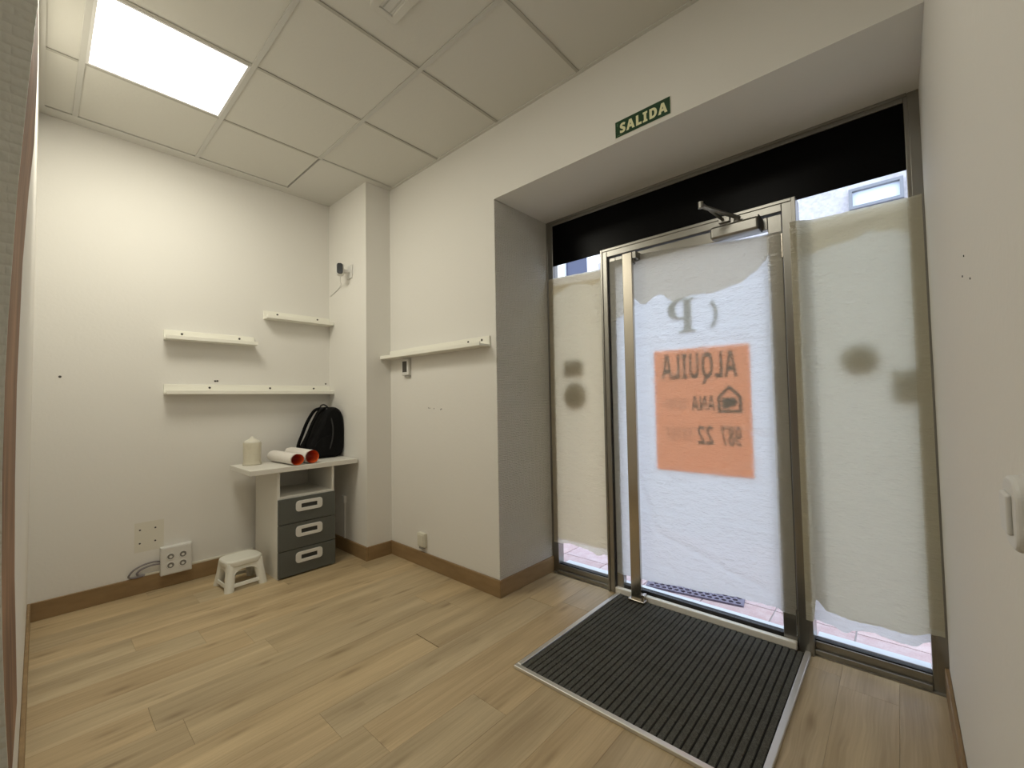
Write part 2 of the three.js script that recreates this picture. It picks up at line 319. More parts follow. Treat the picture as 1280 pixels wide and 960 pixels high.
function sidelight(n, z0, z1, hasSill) {
  const s = structure('window_' + n);
  mesh('window_frame', [rspan(fx0, fx1, 0.0, 0.058, z0, z1, 0.003), rspan(fx0 - 0.016, fx0 + 0.004, 0.0, 0.024, z0, z1, 0.003)], frameMat, s);
  mesh('glazing_bead', rspan(gx - 0.006, gx + 0.03, 0.056, 0.064, z0, z1, 0.002), rubberMat, s);
  mesh('outer_sill', rspan(fx1 - 0.01, 2.615, 0.0, 0.050, z0, z1, 0.003), std(rgb(0.62, 0.65, 0.68), 0.35), s);
  mesh('pane', span(gx, gx + 0.006, 0.06, 2.456, z0, z1), glassMat, s);
  mesh('black_film', span(gx - 0.004, gx - 0.001, 2.164, 2.456, z0, z1), filmMat, s);
  return s;
}
sidelight(1, 1.888, 2.298);
sidelight(2, 3.364, 3.758);
{
  const s = structure('window_3');
  mesh('pane', span(gx, gx + 0.006, 2.166, 2.456, 2.298, 3.364), glassMat, s);
  mesh('black_film', span(gx - 0.004, gx - 0.001, 2.164, 2.456, 2.298, 3.364), filmMat, s);
}
const dx0 = 2.472, dx1 = 2.512, dgx = 2.4765;
{
  const s = structure('door_1');
  const zl = 2.346, zr = 3.301, yb = 0.008, yt = 2.108;
  mesh('stile', rspan(dx0, dx1, yb, yt, zl, 2.392, 0.003), frameMat, s);
  mesh('stile', rspan(dx0, dx1, yb, yt, 3.240, zr, 0.003), frameMat, s);
  mesh('top_rail', rspan(dx0, dx1, 2.045, yt, 2.392, 3.240, 0.003), frameMat, s);
  mesh('bottom_rail', rspan(dx0, dx1, yb, 0.058, 2.392, 3.240, 0.003), rubberMat, s);
  mesh('kick_strip', [rspan(dx0 - 0.030, dx0 + 0.001, 0.004, 0.040, zl + 0.002, zr - 0.004, 0.006)], kickMat, s);
  mesh('outer_sill', rspan(dx1, 2.57, -0.02, 0.046, 2.345, 3.303, 0.003), std(rgb(0.62, 0.65, 0.68), 0.35), s);
  const pane = mesh('pane', span(dgx, dgx + 0.004, 0.06, 2.048, 2.39, 3.242), glassMat, s);
  for (const y of [1.885, 0.068]) {
    const h = mesh('hinge', [cyl(0.0085, 0.0085, 0.118, 14, [2.462, y + 0.06, 3.303]), cyl(0.0095, 0.0095, 0.004, 14, [2.462, y + 0.06, 3.303])], steelMat, s);
  }
  // full-height flat pull bar standing off the leaf
  const bar = mesh('pull_bar', [rspan(2.404, 2.428, 0.018, 2.090, 2.474, 2.536, 0.003)], steelMat, s);
  mesh('bar_foot', [rspan(2.385, 2.446, 0.013, 0.028, 2.462, 2.562, 0.004), rspan(2.42, dx0, 0.016, 0.05, 2.528, 2.548, 0.003)], steelMat, bar);
  mesh('bar_bracket', [rspan(2.41, dx0 + 0.001, 2.050, 2.092, 2.536, 2.560, 0.002), rspan(2.41, dx0 + 0.001, 2.03, 2.04, 2.48, 2.53, 0.002)], frameMat, bar);
  // closer
  const body = mesh('door_closer', [rspan(2.405, dx0, 2.040, 2.108, 2.985, 3.215, 0.014, 4)], frameMat, s);
  const cap = mesh('closer_cap', [rspan(2.402, dx0, 2.038, 2.110, 3.212, 3.218, 0.002)], darkMat, body);
  const link = (a, b, w, h) => { // flat bar from a to b
    const A = new THREE.Vector3(...a), B = new THREE.Vector3(...b), g = rspan(-w / 2, w / 2, -h / 2, h / 2, 0, A.distanceTo(B), 0.002);
    const zAx = B.clone().sub(A).normalize(), xAx = new THREE.Vector3(0, 1, 0).cross(zAx).normalize(), yAx = zAx.clone().cross(xAx);
    g.applyMatrix4(new THREE.Matrix4().makeBasis(xAx, yAx, zAx).setPosition(A)); return g;
  };
  mesh('closer_arm', [cyl(0.015, 0.017, 0.024, 16, [2.438, 2.118, 3.11]), link([2.438, 2.131, 3.12], [2.20, 2.152, 3.005], 0.024, 0.010), cyl(0.013, 0.013, 0.030, 14, [2.205, 2.156, 3.007]), link([2.205, 2.166, 3.007], [2.45, 2.142, 3.045], 0.014, 0.010), rspan(2.436, 2.456, 2.128, 2.156, 3.02, 3.075, 0.003)], frameMat, body);
  // cut vinyl letters on the pane, reading from the street
  const font = await new FontLoader().loadAsync('fonts/droid/droid_serif_bold.typeface.json');
  const vinyl = new THREE.MeshPhysicalMaterial({ color: rgb(0.78, 0.78, 0.74), roughness: 0.95, transmission: 0.55, thickness: 0, side: THREE.DoubleSide });
  const L = (ch, size, y, z) => { const g = new TextGeometry(ch, { font, size, depth: 0.0008, curveSegments: 8 }); g.rotateY(Math.PI / 2); g.translate(dgx + 0.0042, y, z); return mesh('letter', g, vinyl, pane); };
  L('P', 0.20, 1.575, 2.885);
  const arc = new THREE.TorusGeometry(0.12, 0.010, 4, 24, 1.3); arc.scale(1, 1, 0.05); arc.rotateZ(2.5); arc.rotateY(Math.PI / 2); arc.translate(dgx + 0.0048, 1.66, 2.86);
  mesh('letter', arc, vinyl, pane);
}

/* ---------- paper taped over the glass ---------- */
function sheet(z0, z1, top, bot, x, amp, sd, nz = 36, ny = 90, rec = 0, bend = null) {
  const P = [], uv = [], I = [], ramp = (d, a, w) => Math.max(0, Math.min(1, (d - a) / w));
  for (let j = 0; j <= ny; j++) for (let i = 0; i <= nz; i++) {
    const z = z0 + (z1 - z0) * i / nz, a = bot(z), b = top(z), y = a + (b - a) * j / ny;
    const edge = Math.min(1, Math.min(z - z0, z1 - z) / 0.06 + 0.1);
    const n = (fbm(z * 5, y * 3.2, sd, 0, 0, 3) - 0.5) * 2;
    const into = ramp(Math.min(z - z0 - (z0 < 2.36 ? 0 : -0.06), z1 - z), 0.060, 0.025) * ramp(2.04 - y, 0, 0.05);
    const fold = sd === 11 ? [[2.63, 1.30, 2.86, 1.36, 0.006], [2.86, 1.36, 2.93, 1.50, 0.006], [2.55, 1.52, 3.16, 1.50, 0.004], [2.50, 0.75, 2.62, 0.42, 0.007], [2.62, 0.42, 3.15, 0.25, 0.006], [3.0, 1.05, 3.2, 1.0, 0.005], [2.7, 0.70, 3.18, 0.86, 0.004]].reduce((m, [za, ya, zb, yb, hgt]) => { const tt = Math.max(0, Math.min(1, ((z - za) * (zb - za) + (y - ya) * (yb - ya)) / ((zb - za) ** 2 + (yb - ya) ** 2))), d = Math.hypot(z - za - tt * (zb - za), y - ya - tt * (yb - ya)); return Math.max(m, hgt * Math.max(0, 1 - d / 0.03)); }, 0) : 0;
    P.push(-fold + (bend ? bend(z) : x) - amp * (0.5 + 0.5 * n) * edge + rec * into, y, z); uv.push(z * 1.9 + sd * 0.13, y * 1.9);
  }
  for (let j = 0; j < ny; j++) for (let i = 0; i < nz; i++) { const a = j * (nz + 1) + i, b = a + nz + 1; I.push(a, a + 1, b, a + 1, b + 1, b); }
  const g = new THREE.BufferGeometry(); g.setAttribute('position', new THREE.Float32BufferAttribute(P, 3)); g.setAttribute('uv', new THREE.Float32BufferAttribute(uv, 2)); g.setIndex(I); g.computeVertexNormals(); return g;
}
const poly = (pts, jag = 0, sd = 1) => (z) => {
  let i = 0; while (i < pts.length - 2 && z > pts[i + 1][0]) i++;
  const [za, ya] = pts[i], [zb, yb] = pts[i + 1]; let t = Math.max(0, Math.min(1, (z - za) / (zb - za))); t = t * t * (3 - 2 * t);
  return ya + (yb - ya) * t + jag * (fbm(z * 30, 0.5, sd, 0, 0, 3) - 0.5);
};
{
  const t = thing('paper_sheet', 'crumpled white paper covering the glass door, daylight shining through around an orange poster', 'paper');
  t.position.set(2.47, 0.07, 2.83);
  const inT = (g) => { g.translate(-2.47, -0.07, -2.83); return g; };
  mesh('sheet', inT(sheet(2.352, 3.297, poly([[2.35, 2.085], [2.5, 2.085], [3.3, 2.02]]), poly([[2.35, 0.120], [2.53, 0.121], [2.81, 0.143], [3.06, 0.166], [3.22, 0.170], [3.245, 0.158], [3.30, 0.156]], 0.012, 3), 2.4702, 0.0040, 11, 120, 240, 0.0060)), doorPaperMat, t);
  mesh('top_flap', inT(sheet(2.352, 3.297, poly([[2.35, 2.08], [2.5, 2.08], [3.3, 2.015]]), poly([[2.35, 1.70], [2.42, 1.72], [2.5, 1.825], [2.57, 1.775], [2.67, 1.82], [2.76, 1.762], [2.85, 1.78], [2.97, 1.775], [3.1, 1.80], [3.17, 1.84], [3.22, 1.89], [3.245, 1.93], [3.2455, 1.55], [3.3, 1.5]], 0.010, 5), 2.4715, 0.001, 21, 90, 20, 0.0045)), flapMat, t);
  mesh('tape', inT(sheet(3.235, 3.299, poly([[3.2, 2.01], [3.3, 2.01]]), poly([[3.2, 0.14], [3.3, 0.14]]), 2.4655, 0.006, 31, 6, 90)), tapeMat, t);
}
{
  const t = thing('paper_sheet', 'narrow cream paper strip over the left side window between reveal and door', 'paper');
  t.position.set(2.486, 0.19, 2.08);
  const inT = (g) => { g.translate(-2.486, -0.19, -2.08); return g; };
  mesh('sheet', inT(sheet(1.851, 2.297, poly([[1.85, 2.075], [2.3, 2.058]], 0.006, 8), poly([[1.85, 0.20], [1.9, 0.205], [2.0, 0.222], [2.1, 0.212], [2.2, 0.19], [2.25, 0.205], [2.3, 0.195]], 0.02, 9), 2.4865, 0.004, 41, 36, 110)), sidePaperMat, t);
  mesh('backing_layer', inT(sheet(1.888, 2.296, poly([[1.85, 2.02], [2.3, 2.0]]), poly([[1.85, 0.24], [2.3, 0.24]], 0.02, 4), 2.4895, 0.001, 43, 30, 60)), sidePaperMat, t);
  mesh('top_flap', inT(sheet(1.868, 2.297, poly([[1.85, 2.07], [2.3, 2.05]]), poly([[1.85, 1.945], [1.95, 1.965], [2.05, 2.0], [2.15, 1.99], [2.22, 1.965], [2.3, 2.0]], 0.012, 6), 2.4885, 0.001, 45, 40, 12)), flapMat, t);
  mesh('tape', inT(sheet(1.852, 1.895, poly([[1.8, 2.06], [2.3, 2.05]]), poly([[1.8, 0.22], [2.3, 0.22]]), 2.4815, 0.003, 47, 5, 80)), tapeMat, t);
}
{
  const t = thing('paper_sheet', 'wide cream paper sheet over the right side window next to the right wall', 'paper');
  t.position.set(2.486, 0.16, 3.56);
  const inT = (g) => { g.translate(-2.486, -0.16, -3.56); return g; };
  mesh('sheet', inT(sheet(3.338, 3.800, poly([[3.33, 2.045], [3.8, 2.04]], 0.006, 18), poly([[3.33, 0.165], [3.370, 0.16], [3.376, 0.262], [3.42, 0.207], [3.5, 0.195], [3.6, 0.20], [3.7, 0.20], [3.76, 0.225], [3.80, 0.228]], 0.014, 19), 2.4865, 0.005, 51, 80, 130, 0, poly([[3.33, 2.4440], [3.364, 2.4440], [3.425, 2.4865], [3.752, 2.4865], [3.775, 2.4815], [3.8, 2.4815]]))), widePaperMat, t);
  mesh('backing_layer', inT(sheet(3.366, 3.757, poly([[3.36, 1.99], [3.76, 2.0]]), poly([[3.36, 0.155], [3.42, 0.15], [3.48, 0.13], [3.52, 0.155], [3.57, 0.165], [3.65, 0.155], [3.70, 0.150], [3.757, 0.19]], 0.012, 14), 2.4925, 0.0008, 53, 50, 90)), doorPaperMat, t);
  mesh('top_flap', inT(sheet(3.368, 3.756, poly([[3.33, 2.038], [3.8, 2.033]]), poly([[3.33, 1.875], [3.4, 1.872], [3.47, 1.895], [3.55, 1.905], [3.62, 1.93], [3.70, 1.915], [3.757, 1.89], [3.8, 1.88]], 0.020, 16), 2.4905, 0.0008, 55, 50, 14)), flapMat, t);
  mesh('tape', inT(sheet(3.755, 3.802, poly([[3.7, 2.03], [3.9, 2.03]]), poly([[3.7, 0.25], [3.9, 0.25]]), 2.4770, 0.004, 57, 6, 80)), tapeMat, t);
  mesh('tape', inT(sheet(3.336, 3.366, poly([[3.3, 2.03], [3.9, 2.03]]), poly([[3.3, 0.25], [3.9, 0.25]]), 2.4405, 0.003, 58, 6, 80)), tapeMat, t);
}
// poster on the street side of the door glass, facing the street
{
  const cv = document.createElement('canvas'); cv.width = 736; cv.height = 1000; const c = cv.getContext('2d');
  c.fillStyle = '#ff9f6c'; c.fillRect(0, 0, 736, 1000); c.fillStyle = '#241008'; c.textAlign = 'left'; c.textBaseline = 'middle';
  const fit = (s, x, y, w, px) => { c.font = 'bold ' + px + 'px sans-serif'; const m = c.measureText(s).width; c.save(); c.translate(x, y); c.scale(w / m, 1); c.fillText(s, 0, 0); c.restore(); };
  fit('ALQUILA', 90, 150, 580, 285);
  fit('ANA', 255, 448, 180, 165);
  c.globalAlpha = 0.2; for (let i = 0; i < 5; i++) { c.fillRect(478 + i * 37, 402 + (i % 2) * 6, 22, 96 - (i % 3) * 8); c.fillRect(436 + i * 46, 636 + (i % 2) * 8, 26, 118 - (i % 3) * 9); } c.globalAlpha = 1;
  c.beginPath(); c.moveTo(76, 510); c.lineTo(76, 400); c.lineTo(150, 325); c.lineTo(226, 400); c.lineTo(226, 510); c.closePath(); c.lineWidth = 24; c.strokeStyle = '#241008'; c.stroke();
  c.beginPath(); c.arc(135, 440, 38, 0, 7); c.fill(); c.fillRect(150, 405, 54, 84);
  fit('987', 72, 700, 150, 205); fit('22', 268, 700, 130, 205);
  const tex = new THREE.CanvasTexture(cv); tex.colorSpace = THREE.SRGBColorSpace;
  const p = thing('poster', 'orange for-rent poster behind the door paper, its dark letters read mirrored', 'poster', [dgx + 0.0044, 1.137, 2.882], Math.PI / 2);
  mesh('sheet', new THREE.PlaneGeometry(0.512, 0.696), new THREE.MeshPhysicalMaterial({ map: tex, roughness: 0.95, transmission: 0.85, thickness: 0, side: THREE.DoubleSide }), p);
}
function sticker(name, label, g, x, y, z) { const t = mesh(name, g, std(rgb(0.10, 0.10, 0.09), 0.6), scene, [x, y, z]); t.userData = { label, category: 'sticker' }; return t; }
sticker('round_sticker', 'round sticker on the left side window, a grey disc seen through the paper', cyl(0.092, 0.092, 0.0015, 32, [0, 0, 0], [0, 0, Math.PI / 2]), gx + 0.0068, 1.232, 2.055);
sticker('square_sticker', 'small square sticker above the round one on the left side window', span(-0.0008, 0.0008, -0.055, 0.055, -0.078, 0.078), gx + 0.0068, 1.422, 2.045);
sticker('round_sticker', 'faint round sticker in the middle of the right side window behind paper', cyl(0.068, 0.068, 0.0015, 32, [0, 0, 0], [0, 0, Math.PI / 2]), gx + 0.0068, 1.364, 3.574);
sticker('square_sticker', 'square sticker at the right edge of the right side window behind paper', span(-0.0008, 0.0008, -0.07, 0.07, -0.04, 0.04), gx + 0.0068, 1.24, 3.718);

/* ---------- doormat ---------- */
{
  const zA = 2.362, zB = 3.352, xA = 1.482, xB = 2.440;
  const t = thing('doormat', 'black ribbed entrance mat with a metal edging in front of the glass door', 'doormat', [xA, 0, zA]);
  const carpet = dataTex(256, 256, (u, v) => 0.5 * vnoise(u * 90, v * 90, 4, 90, 90) + 0.5 * vnoise(u * 200, v * 200, 6, 200, 200), false, [8, 8]);
  const ribC = dataTex(256, 256, (u, v) => { const k = 0.5 + 1.1 * (vnoise(u * 128, v * 128, 14, 128, 128) - 0.5) + 0.5 * (vnoise(u * 20, v * 20, 15, 20, 20) - 0.5); return [64 + 36 * k, 63 + 36 * k, 58 + 33 * k]; }, true, [5, 5]);
  const ribMat = new THREE.MeshStandardMaterial({ map: ribC, roughness: 0.95, bumpMap: carpet, bumpScale: 0.003 });
  const W = xB - xA, D = zB - zA;
  mesh('backing', span(0.02, W, 0.0, 0.0068, 0.02, D - 0.02), std(rgb(0.006, 0.006, 0.006), 0.9), t);
  const n = 33, pitch = (D - 0.05) / n, g = rspan(0.026, W - 0.002, 0.004, 0.0115, -0.0112, 0.0112, 0.003, 2);
  for (let i = 0; i < n; i++) mesh('rib', g, ribMat, t, [0, 0, 0.025 + pitch * (i + 0.5)]);
  mesh('edging', [rspan(0, 0.024, 0, 0.016, 0, D, 0.004)], alumMat, t);
  mesh('edging', [rspan(0.024, W + 0.02, 0, 0.016, 0, 0.024, 0.004)], alumMat, t);
  mesh('edging', [rspan(0.024, W + 0.02, 0, 0.016, D - 0.024, D, 0.004)], alumMat, t);
}

/* ---------- exit sign ---------- */
{
  const cv = document.createElement('canvas'); cv.width = 1024; cv.height = 304; const c = cv.getContext('2d');
  c.fillStyle = '#0d3a1c'; c.fillRect(0, 0, 1024, 304);
  c.fillStyle = '#e9e7bd'; c.textAlign = 'left'; c.textBaseline = 'alphabetic'; c.font = 'bold 215px sans-serif';
  const s = 'SALIDA', ws = [...s].map((ch) => c.measureText(ch).width), tot = ws.reduce((a, b) => a + b, 0), gap = 22, k = (880 - gap * 5) / tot; let x = 86;
  [...s].forEach((ch, i) => { c.save(); c.translate(x, 240); c.scale(k, 1.13); c.fillText(ch, 0, 0); c.lineWidth = 13; c.strokeStyle = '#e9e7bd'; c.strokeText(ch, 0, 0); c.restore(); x += ws[i] * k + gap; });
  c.fillStyle = '#6f8f6a'; for (let i = 0; i < 5; i++) c.fillRect(28, 40 + i * 12, 26, 5); c.fillRect(30, 270, 90, 8);
  const tex = new THREE.CanvasTexture(cv); tex.colorSpace = THREE.SRGBColorSpace; tex.anisotropy = 8;
  const t = thing('exit_sign', 'green SALIDA exit sign with cream letters on the beam above the door recess', 'sign', [XS, 2.5495, 2.833]);
  mesh('plate', rspan(-0.003, 0, -0.0425, 0.0425, -0.1415, 0.1415, 0.001), std(rgb(0.70, 0.70, 0.60), 0.4), t);
  mesh('face', new THREE.PlaneGeometry(0.277, 0.080), new THREE.MeshStandardMaterial({ map: tex, roughness: 0.35 }), t, [-0.0034, 0, 0], [0, -Math.PI / 2, 0]);
}

/* ---------- picture ledges ---------- */
// built along +x with its back on the z = 0 plane, origin at the lower back left corner
function ledge(label, len, screws, pos, rotY, h = 0.07, depth = 0.10) {
  const t = thing('wall_shelf', label, 'shelf', pos, rotY, 'white picture ledges');
  mesh('back_board', rspan(0, len, 0, h, 0, 0.012, 0.002), shelfMat, t);
  mesh('base_board', rspan(0, len, 0, 0.014, 0.012, depth - 0.010, 0.002), shelfMat, t);
  mesh('front_lip', rspan(0, len, 0, 0.026, depth - 0.010, depth, 0.002), shelfMat, t);
  for (const s of screws) mesh('screw', cyl(0.0075, 0.0075, 0.003, 12, [s, h - 0.022, 0.0125], [Math.PI / 2, 0, 0]), screwMat, t);
  return t;
}
ledge('short white picture ledge on the back wall, the left one of the upper two', 0.552, [0.10, 0.45], [0.588, 1.660, 0], 0);
ledge('short white picture ledge on the back wall, highest and nearest the corner', 0.526, [0.10, 0.42], [1.204, 1.880, 0], 0);
ledge('long white picture ledge on the back wall above the black backpack', 1.139, [0.26, 0.66, 1.0], [0.592, 1.288, 0], 0);
ledge('long white picture ledge on the front wall above the small thermostat', 1.148, [0.95, 1.08], [XS, 1.552, ZC + 0.004], -Math.PI / 2);

/* ---------- drawer unit with desk top ---------- */
{
  const ux0 = 1.142, ux1 = 1.543, uz0 = 0.05, uz1 = 0.487, top = 0.735;
  const t = thing('desk', 'white desk with three dark grey drawers standing in the back corner', 'desk', [1.34, 0, 0.27]);
  const s = (...a) => { const g = rspan(...a); g.translate(-1.34, 0, -0.27); return g; };
  mesh('desktop', s(0.968, 1.724, top, 0.770, 0.065, 0.512, 0.003), laminate, t);
  mesh('side_panel', s(ux0, ux0 + 0.018, 0, top, uz0, uz1, 0.0015), laminate, t);
  mesh('side_panel', s(ux1 - 0.018, ux1, 0, top, uz0, uz1, 0.0015), laminate, t);
  mesh('back_panel', s(ux0 + 0.018, ux1 - 0.018, 0.02, top, uz0 + 0.005, uz0 + 0.012, 0.001), laminate, t);
  mesh('shelf', s(ux0 + 0.018, ux1 - 0.018, 0.545, 0.561, uz0 + 0.012, uz1, 0.001), laminate, t);
  const grey = std(rgb(0.098, 0.104, 0.094), 0.5);
  const ys = [[0.372, 0.545], [0.190, 0.367], [0.010, 0.185]];
  for (const [a, b] of ys) {
    const d = mesh('drawer', s(ux0 + 0.002, ux1 + 0.001, a, b, uz1, uz1 + 0.018, 0.0015), grey, t);
    mesh('drawer_box', s(ux0 + 0.025, ux1 - 0.025, a + 0.015, b - 0.03, uz0 + 0.03, uz1, 0.001), laminate, d);
    const cy = b - 0.062 , cx = 1.352 - 1.34;
    const o = roundedShape(cx - 0.092, cy - 0.036, cx + 0.092, cy + 0.036, 0.024); o.holes.push(roundedShape(cx - 0.058, cy - 0.0165, cx + 0.058, cy + 0.0165, 0.004));
    const g = new THREE.ExtrudeGeometry(o, { depth: 0.002, bevelEnabled: true, bevelSize: 0.002, bevelThickness: 0.003, bevelSegments: 3, curveSegments: 10 }); g.translate(0, 0, uz1 + 0.018 - 0.27);
    mesh('handle', g, whitePlastic, d);
    const slot = new THREE.BoxGeometry(0.116, 0.033, 0.002); slot.translate(cx, cy, uz1 + 0.0185 - 0.27); mesh('handle_slot', slot, std(rgb(0.03, 0.03, 0.028), 0.7), d);
  }
}
/* things on the desk */
{
  const t = thing('candle_jar', 'cream embossed jar with a pointed lid on the left end of the desk', 'jar', [1.083, 0.770, 0.165]);
  const R = 0.058, pts = [[0, 0], [R + 0.002, 0], [R + 0.003, 0.006], [R, 0.012], [R - 0.002, 0.03], [R, 0.14], [R + 0.001, 0.155], [R - 0.003, 0.162]].map((p) => new THREE.Vector2(...p));
  const emb = dataTex(256, 256, (u, v) => { const n = vnoise(u * 26, v * 18, 3, 26, 18); return n > 0.55 ? 0.1 : 0.9; }, false, [1, 1]);
  mesh('jar', new THREE.LatheGeometry(pts, 40), new THREE.MeshStandardMaterial({ color: rgb(0.68, 0.63, 0.50), roughness: 0.55, bumpMap: emb, bumpScale: 0.002 }), t);
  mesh('lid', new THREE.LatheGeometry([[R - 0.003, 0.160], [R - 0.002, 0.166], [R - 0.012, 0.176], [0.026, 0.186], [0.012, 0.198], [0.006, 0.206], [0, 0.207]].map((p) => new THREE.Vector2(...p)), 40), std(rgb(0.72, 0.69, 0.60), 0.5), t);
}
function roll(label, a, b, r, squash, turns, tilt) {
  const A = new THREE.Vector3(...a), B = new THREE.Vector3(...b), len = A.distanceTo(B);
  const t = thing('rolled_poster', label, 'rolled poster', [a[0], a[1] - r, a[2]], Math.atan2(B.x - A.x, B.z - A.z), 'rolled posters on the desk');
  const make = (off, flip) => {
    const P = [], uv = [], I = [], n = 70, m = 6;
    for (let i = 0; i <= n; i++) { const th = tilt + i / n * Math.PI * 2 * turns, rad = r * (1 - 0.14 * i / n) + off; for (let j = 0; j <= m; j++) { P.push(Math.cos(th) * rad, r + Math.sin(th) * rad * squash - r * (1 - squash), len * j / m); uv.push(i / n, j / m); } }
    for (let i = 0; i < n; i++) for (let j = 0; j < m; j++) { const p = i * (m + 1) + j, q = p + m + 1; flip ? I.push(p, p + 1, q, q, p + 1, q + 1) : I.push(p, q, p + 1, q, q + 1, p + 1); }
    const g = new THREE.BufferGeometry(); g.setAttribute('position', new THREE.Float32BufferAttribute(P, 3)); g.setAttribute('uv', new THREE.Float32BufferAttribute(uv, 2)); g.setIndex(I); g.computeVertexNormals(); return g;
  };
  mesh('paper_back', make(0, true), std(rgb(0.80, 0.76, 0.71), 0.6, { side: THREE.DoubleSide }), t);
  mesh('printed_face', make(-0.0009, false), std(rgb(0.95, 0.17, 0.035), 0.5, { side: THREE.DoubleSide }), t);
}
roll('rolled poster with flattened orange opening, the one nearer the cream jar', [1.250, 0.820, 0.10], [1.272, 0.820, 0.500], 0.050, 0.84, 1.45, 1.2);
roll('rolled poster with round orange opening, the one nearer the black backpack', [1.366, 0.822, 0.13], [1.378, 0.822, 0.495], 0.052, 1.0, 1.5, 2.2);
{
  const t = thing('backpack', 'black backpack on the desk leaning into the wall corner', 'backpack', [1.612, 0.770, 0.165]);
  const fab = dataTex(256, 256, (u, v) => 0.5 * vnoise(u * 100, v * 100, 2, 100, 100) + 0.5 * fbm(u * 6, v * 6, 8, 6, 6, 3), false, [4, 4]);
  const black = new THREE.MeshPhysicalMaterial({ color: rgb(0.005, 0.005, 0.0055), roughness: 0.8, specularIntensity: 0.35, bumpMap: fab, bumpScale: 0.006 });
  const web = std(rgb(0.03, 0.03, 0.032), 0.5);
  const shapeOf = (pts) => { const s = new THREE.Shape(); s.moveTo(...pts[0]); s.splineThru(pts.slice(1).concat([pts[0]]).map((p) => new THREE.Vector2(...p))); return s; };
  // profile in x-y: base flat on the desk, back panel (straps) to the left
  const body = shapeOf([[-0.13, 0.035], [-0.08, 0.034], [0.0, 0.034], [0.065, 0.036], [0.092, 0.07], [0.098, 0.16], [0.095, 0.27], [0.080, 0.345], [0.052, 0.378], [0.015, 0.375], [-0.012, 0.335], [-0.052, 0.25], [-0.098, 0.15], [-0.135, 0.08]]);
  const g = new THREE.ExtrudeGeometry(body, { depth: 0.14, bevelEnabled: true, bevelSize: 0.030, bevelThickness: 0.045, bevelSegments: 6, curveSegments: 10 }); g.translate(0, -0.003, -0.07);
  mesh('bag_body', g, black, t);
  const rim = (z) => tube([[-0.02, 0.03, z], [0.01, 0.15, z + 0.014], [0.015, 0.26, z + 0.010], [0.0, 0.36, z - 0.02], [-0.005, 0.395, z - 0.06]], 0.006, 30, 8);
  mesh('zip_seam', rim(0.113), web, t);
  const strap = new THREE.TubeGeometry(new THREE.CatmullRomCurve3([[0.01, 0.398, 0.03], [-0.05, 0.38, 0.055], [-0.115, 0.29, 0.07], [-0.155, 0.19, 0.07], [-0.182, 0.10, 0.06], [-0.175, 0.02, 0.05]].map((p) => new THREE.Vector3(...p))), 40, 0.013, 8, false); strap.translate(0, 0, -0.01);
  mesh('shoulder_strap', strap, black, t);
  const strap2 = strap.clone(); strap2.translate(0, 0, -0.11); mesh('shoulder_strap', strap2, black, t);
  mesh('grab_handle', tube([[-0.02, 0.385, 0.01], [-0.035, 0.415, 0.01], [-0.01, 0.428, 0.01], [0.02, 0.412, 0.01], [0.03, 0.388, 0.01]], 0.006, 24, 8), web, t);
  mesh('side_pocket', (() => { const s = shapeOf([[-0.12, 0.02], [0.0, 0.018], [0.03, 0.06], [0.015, 0.15], [-0.05, 0.155], [-0.115, 0.10]]); const gg = new THREE.ExtrudeGeometry(s, { depth: 0.02, bevelEnabled: true, bevelSize: 0.006, bevelThickness: 0.008, bevelSegments: 3 }); gg.translate(0, 0.01, 0.096); return gg; })(), black, t);
}

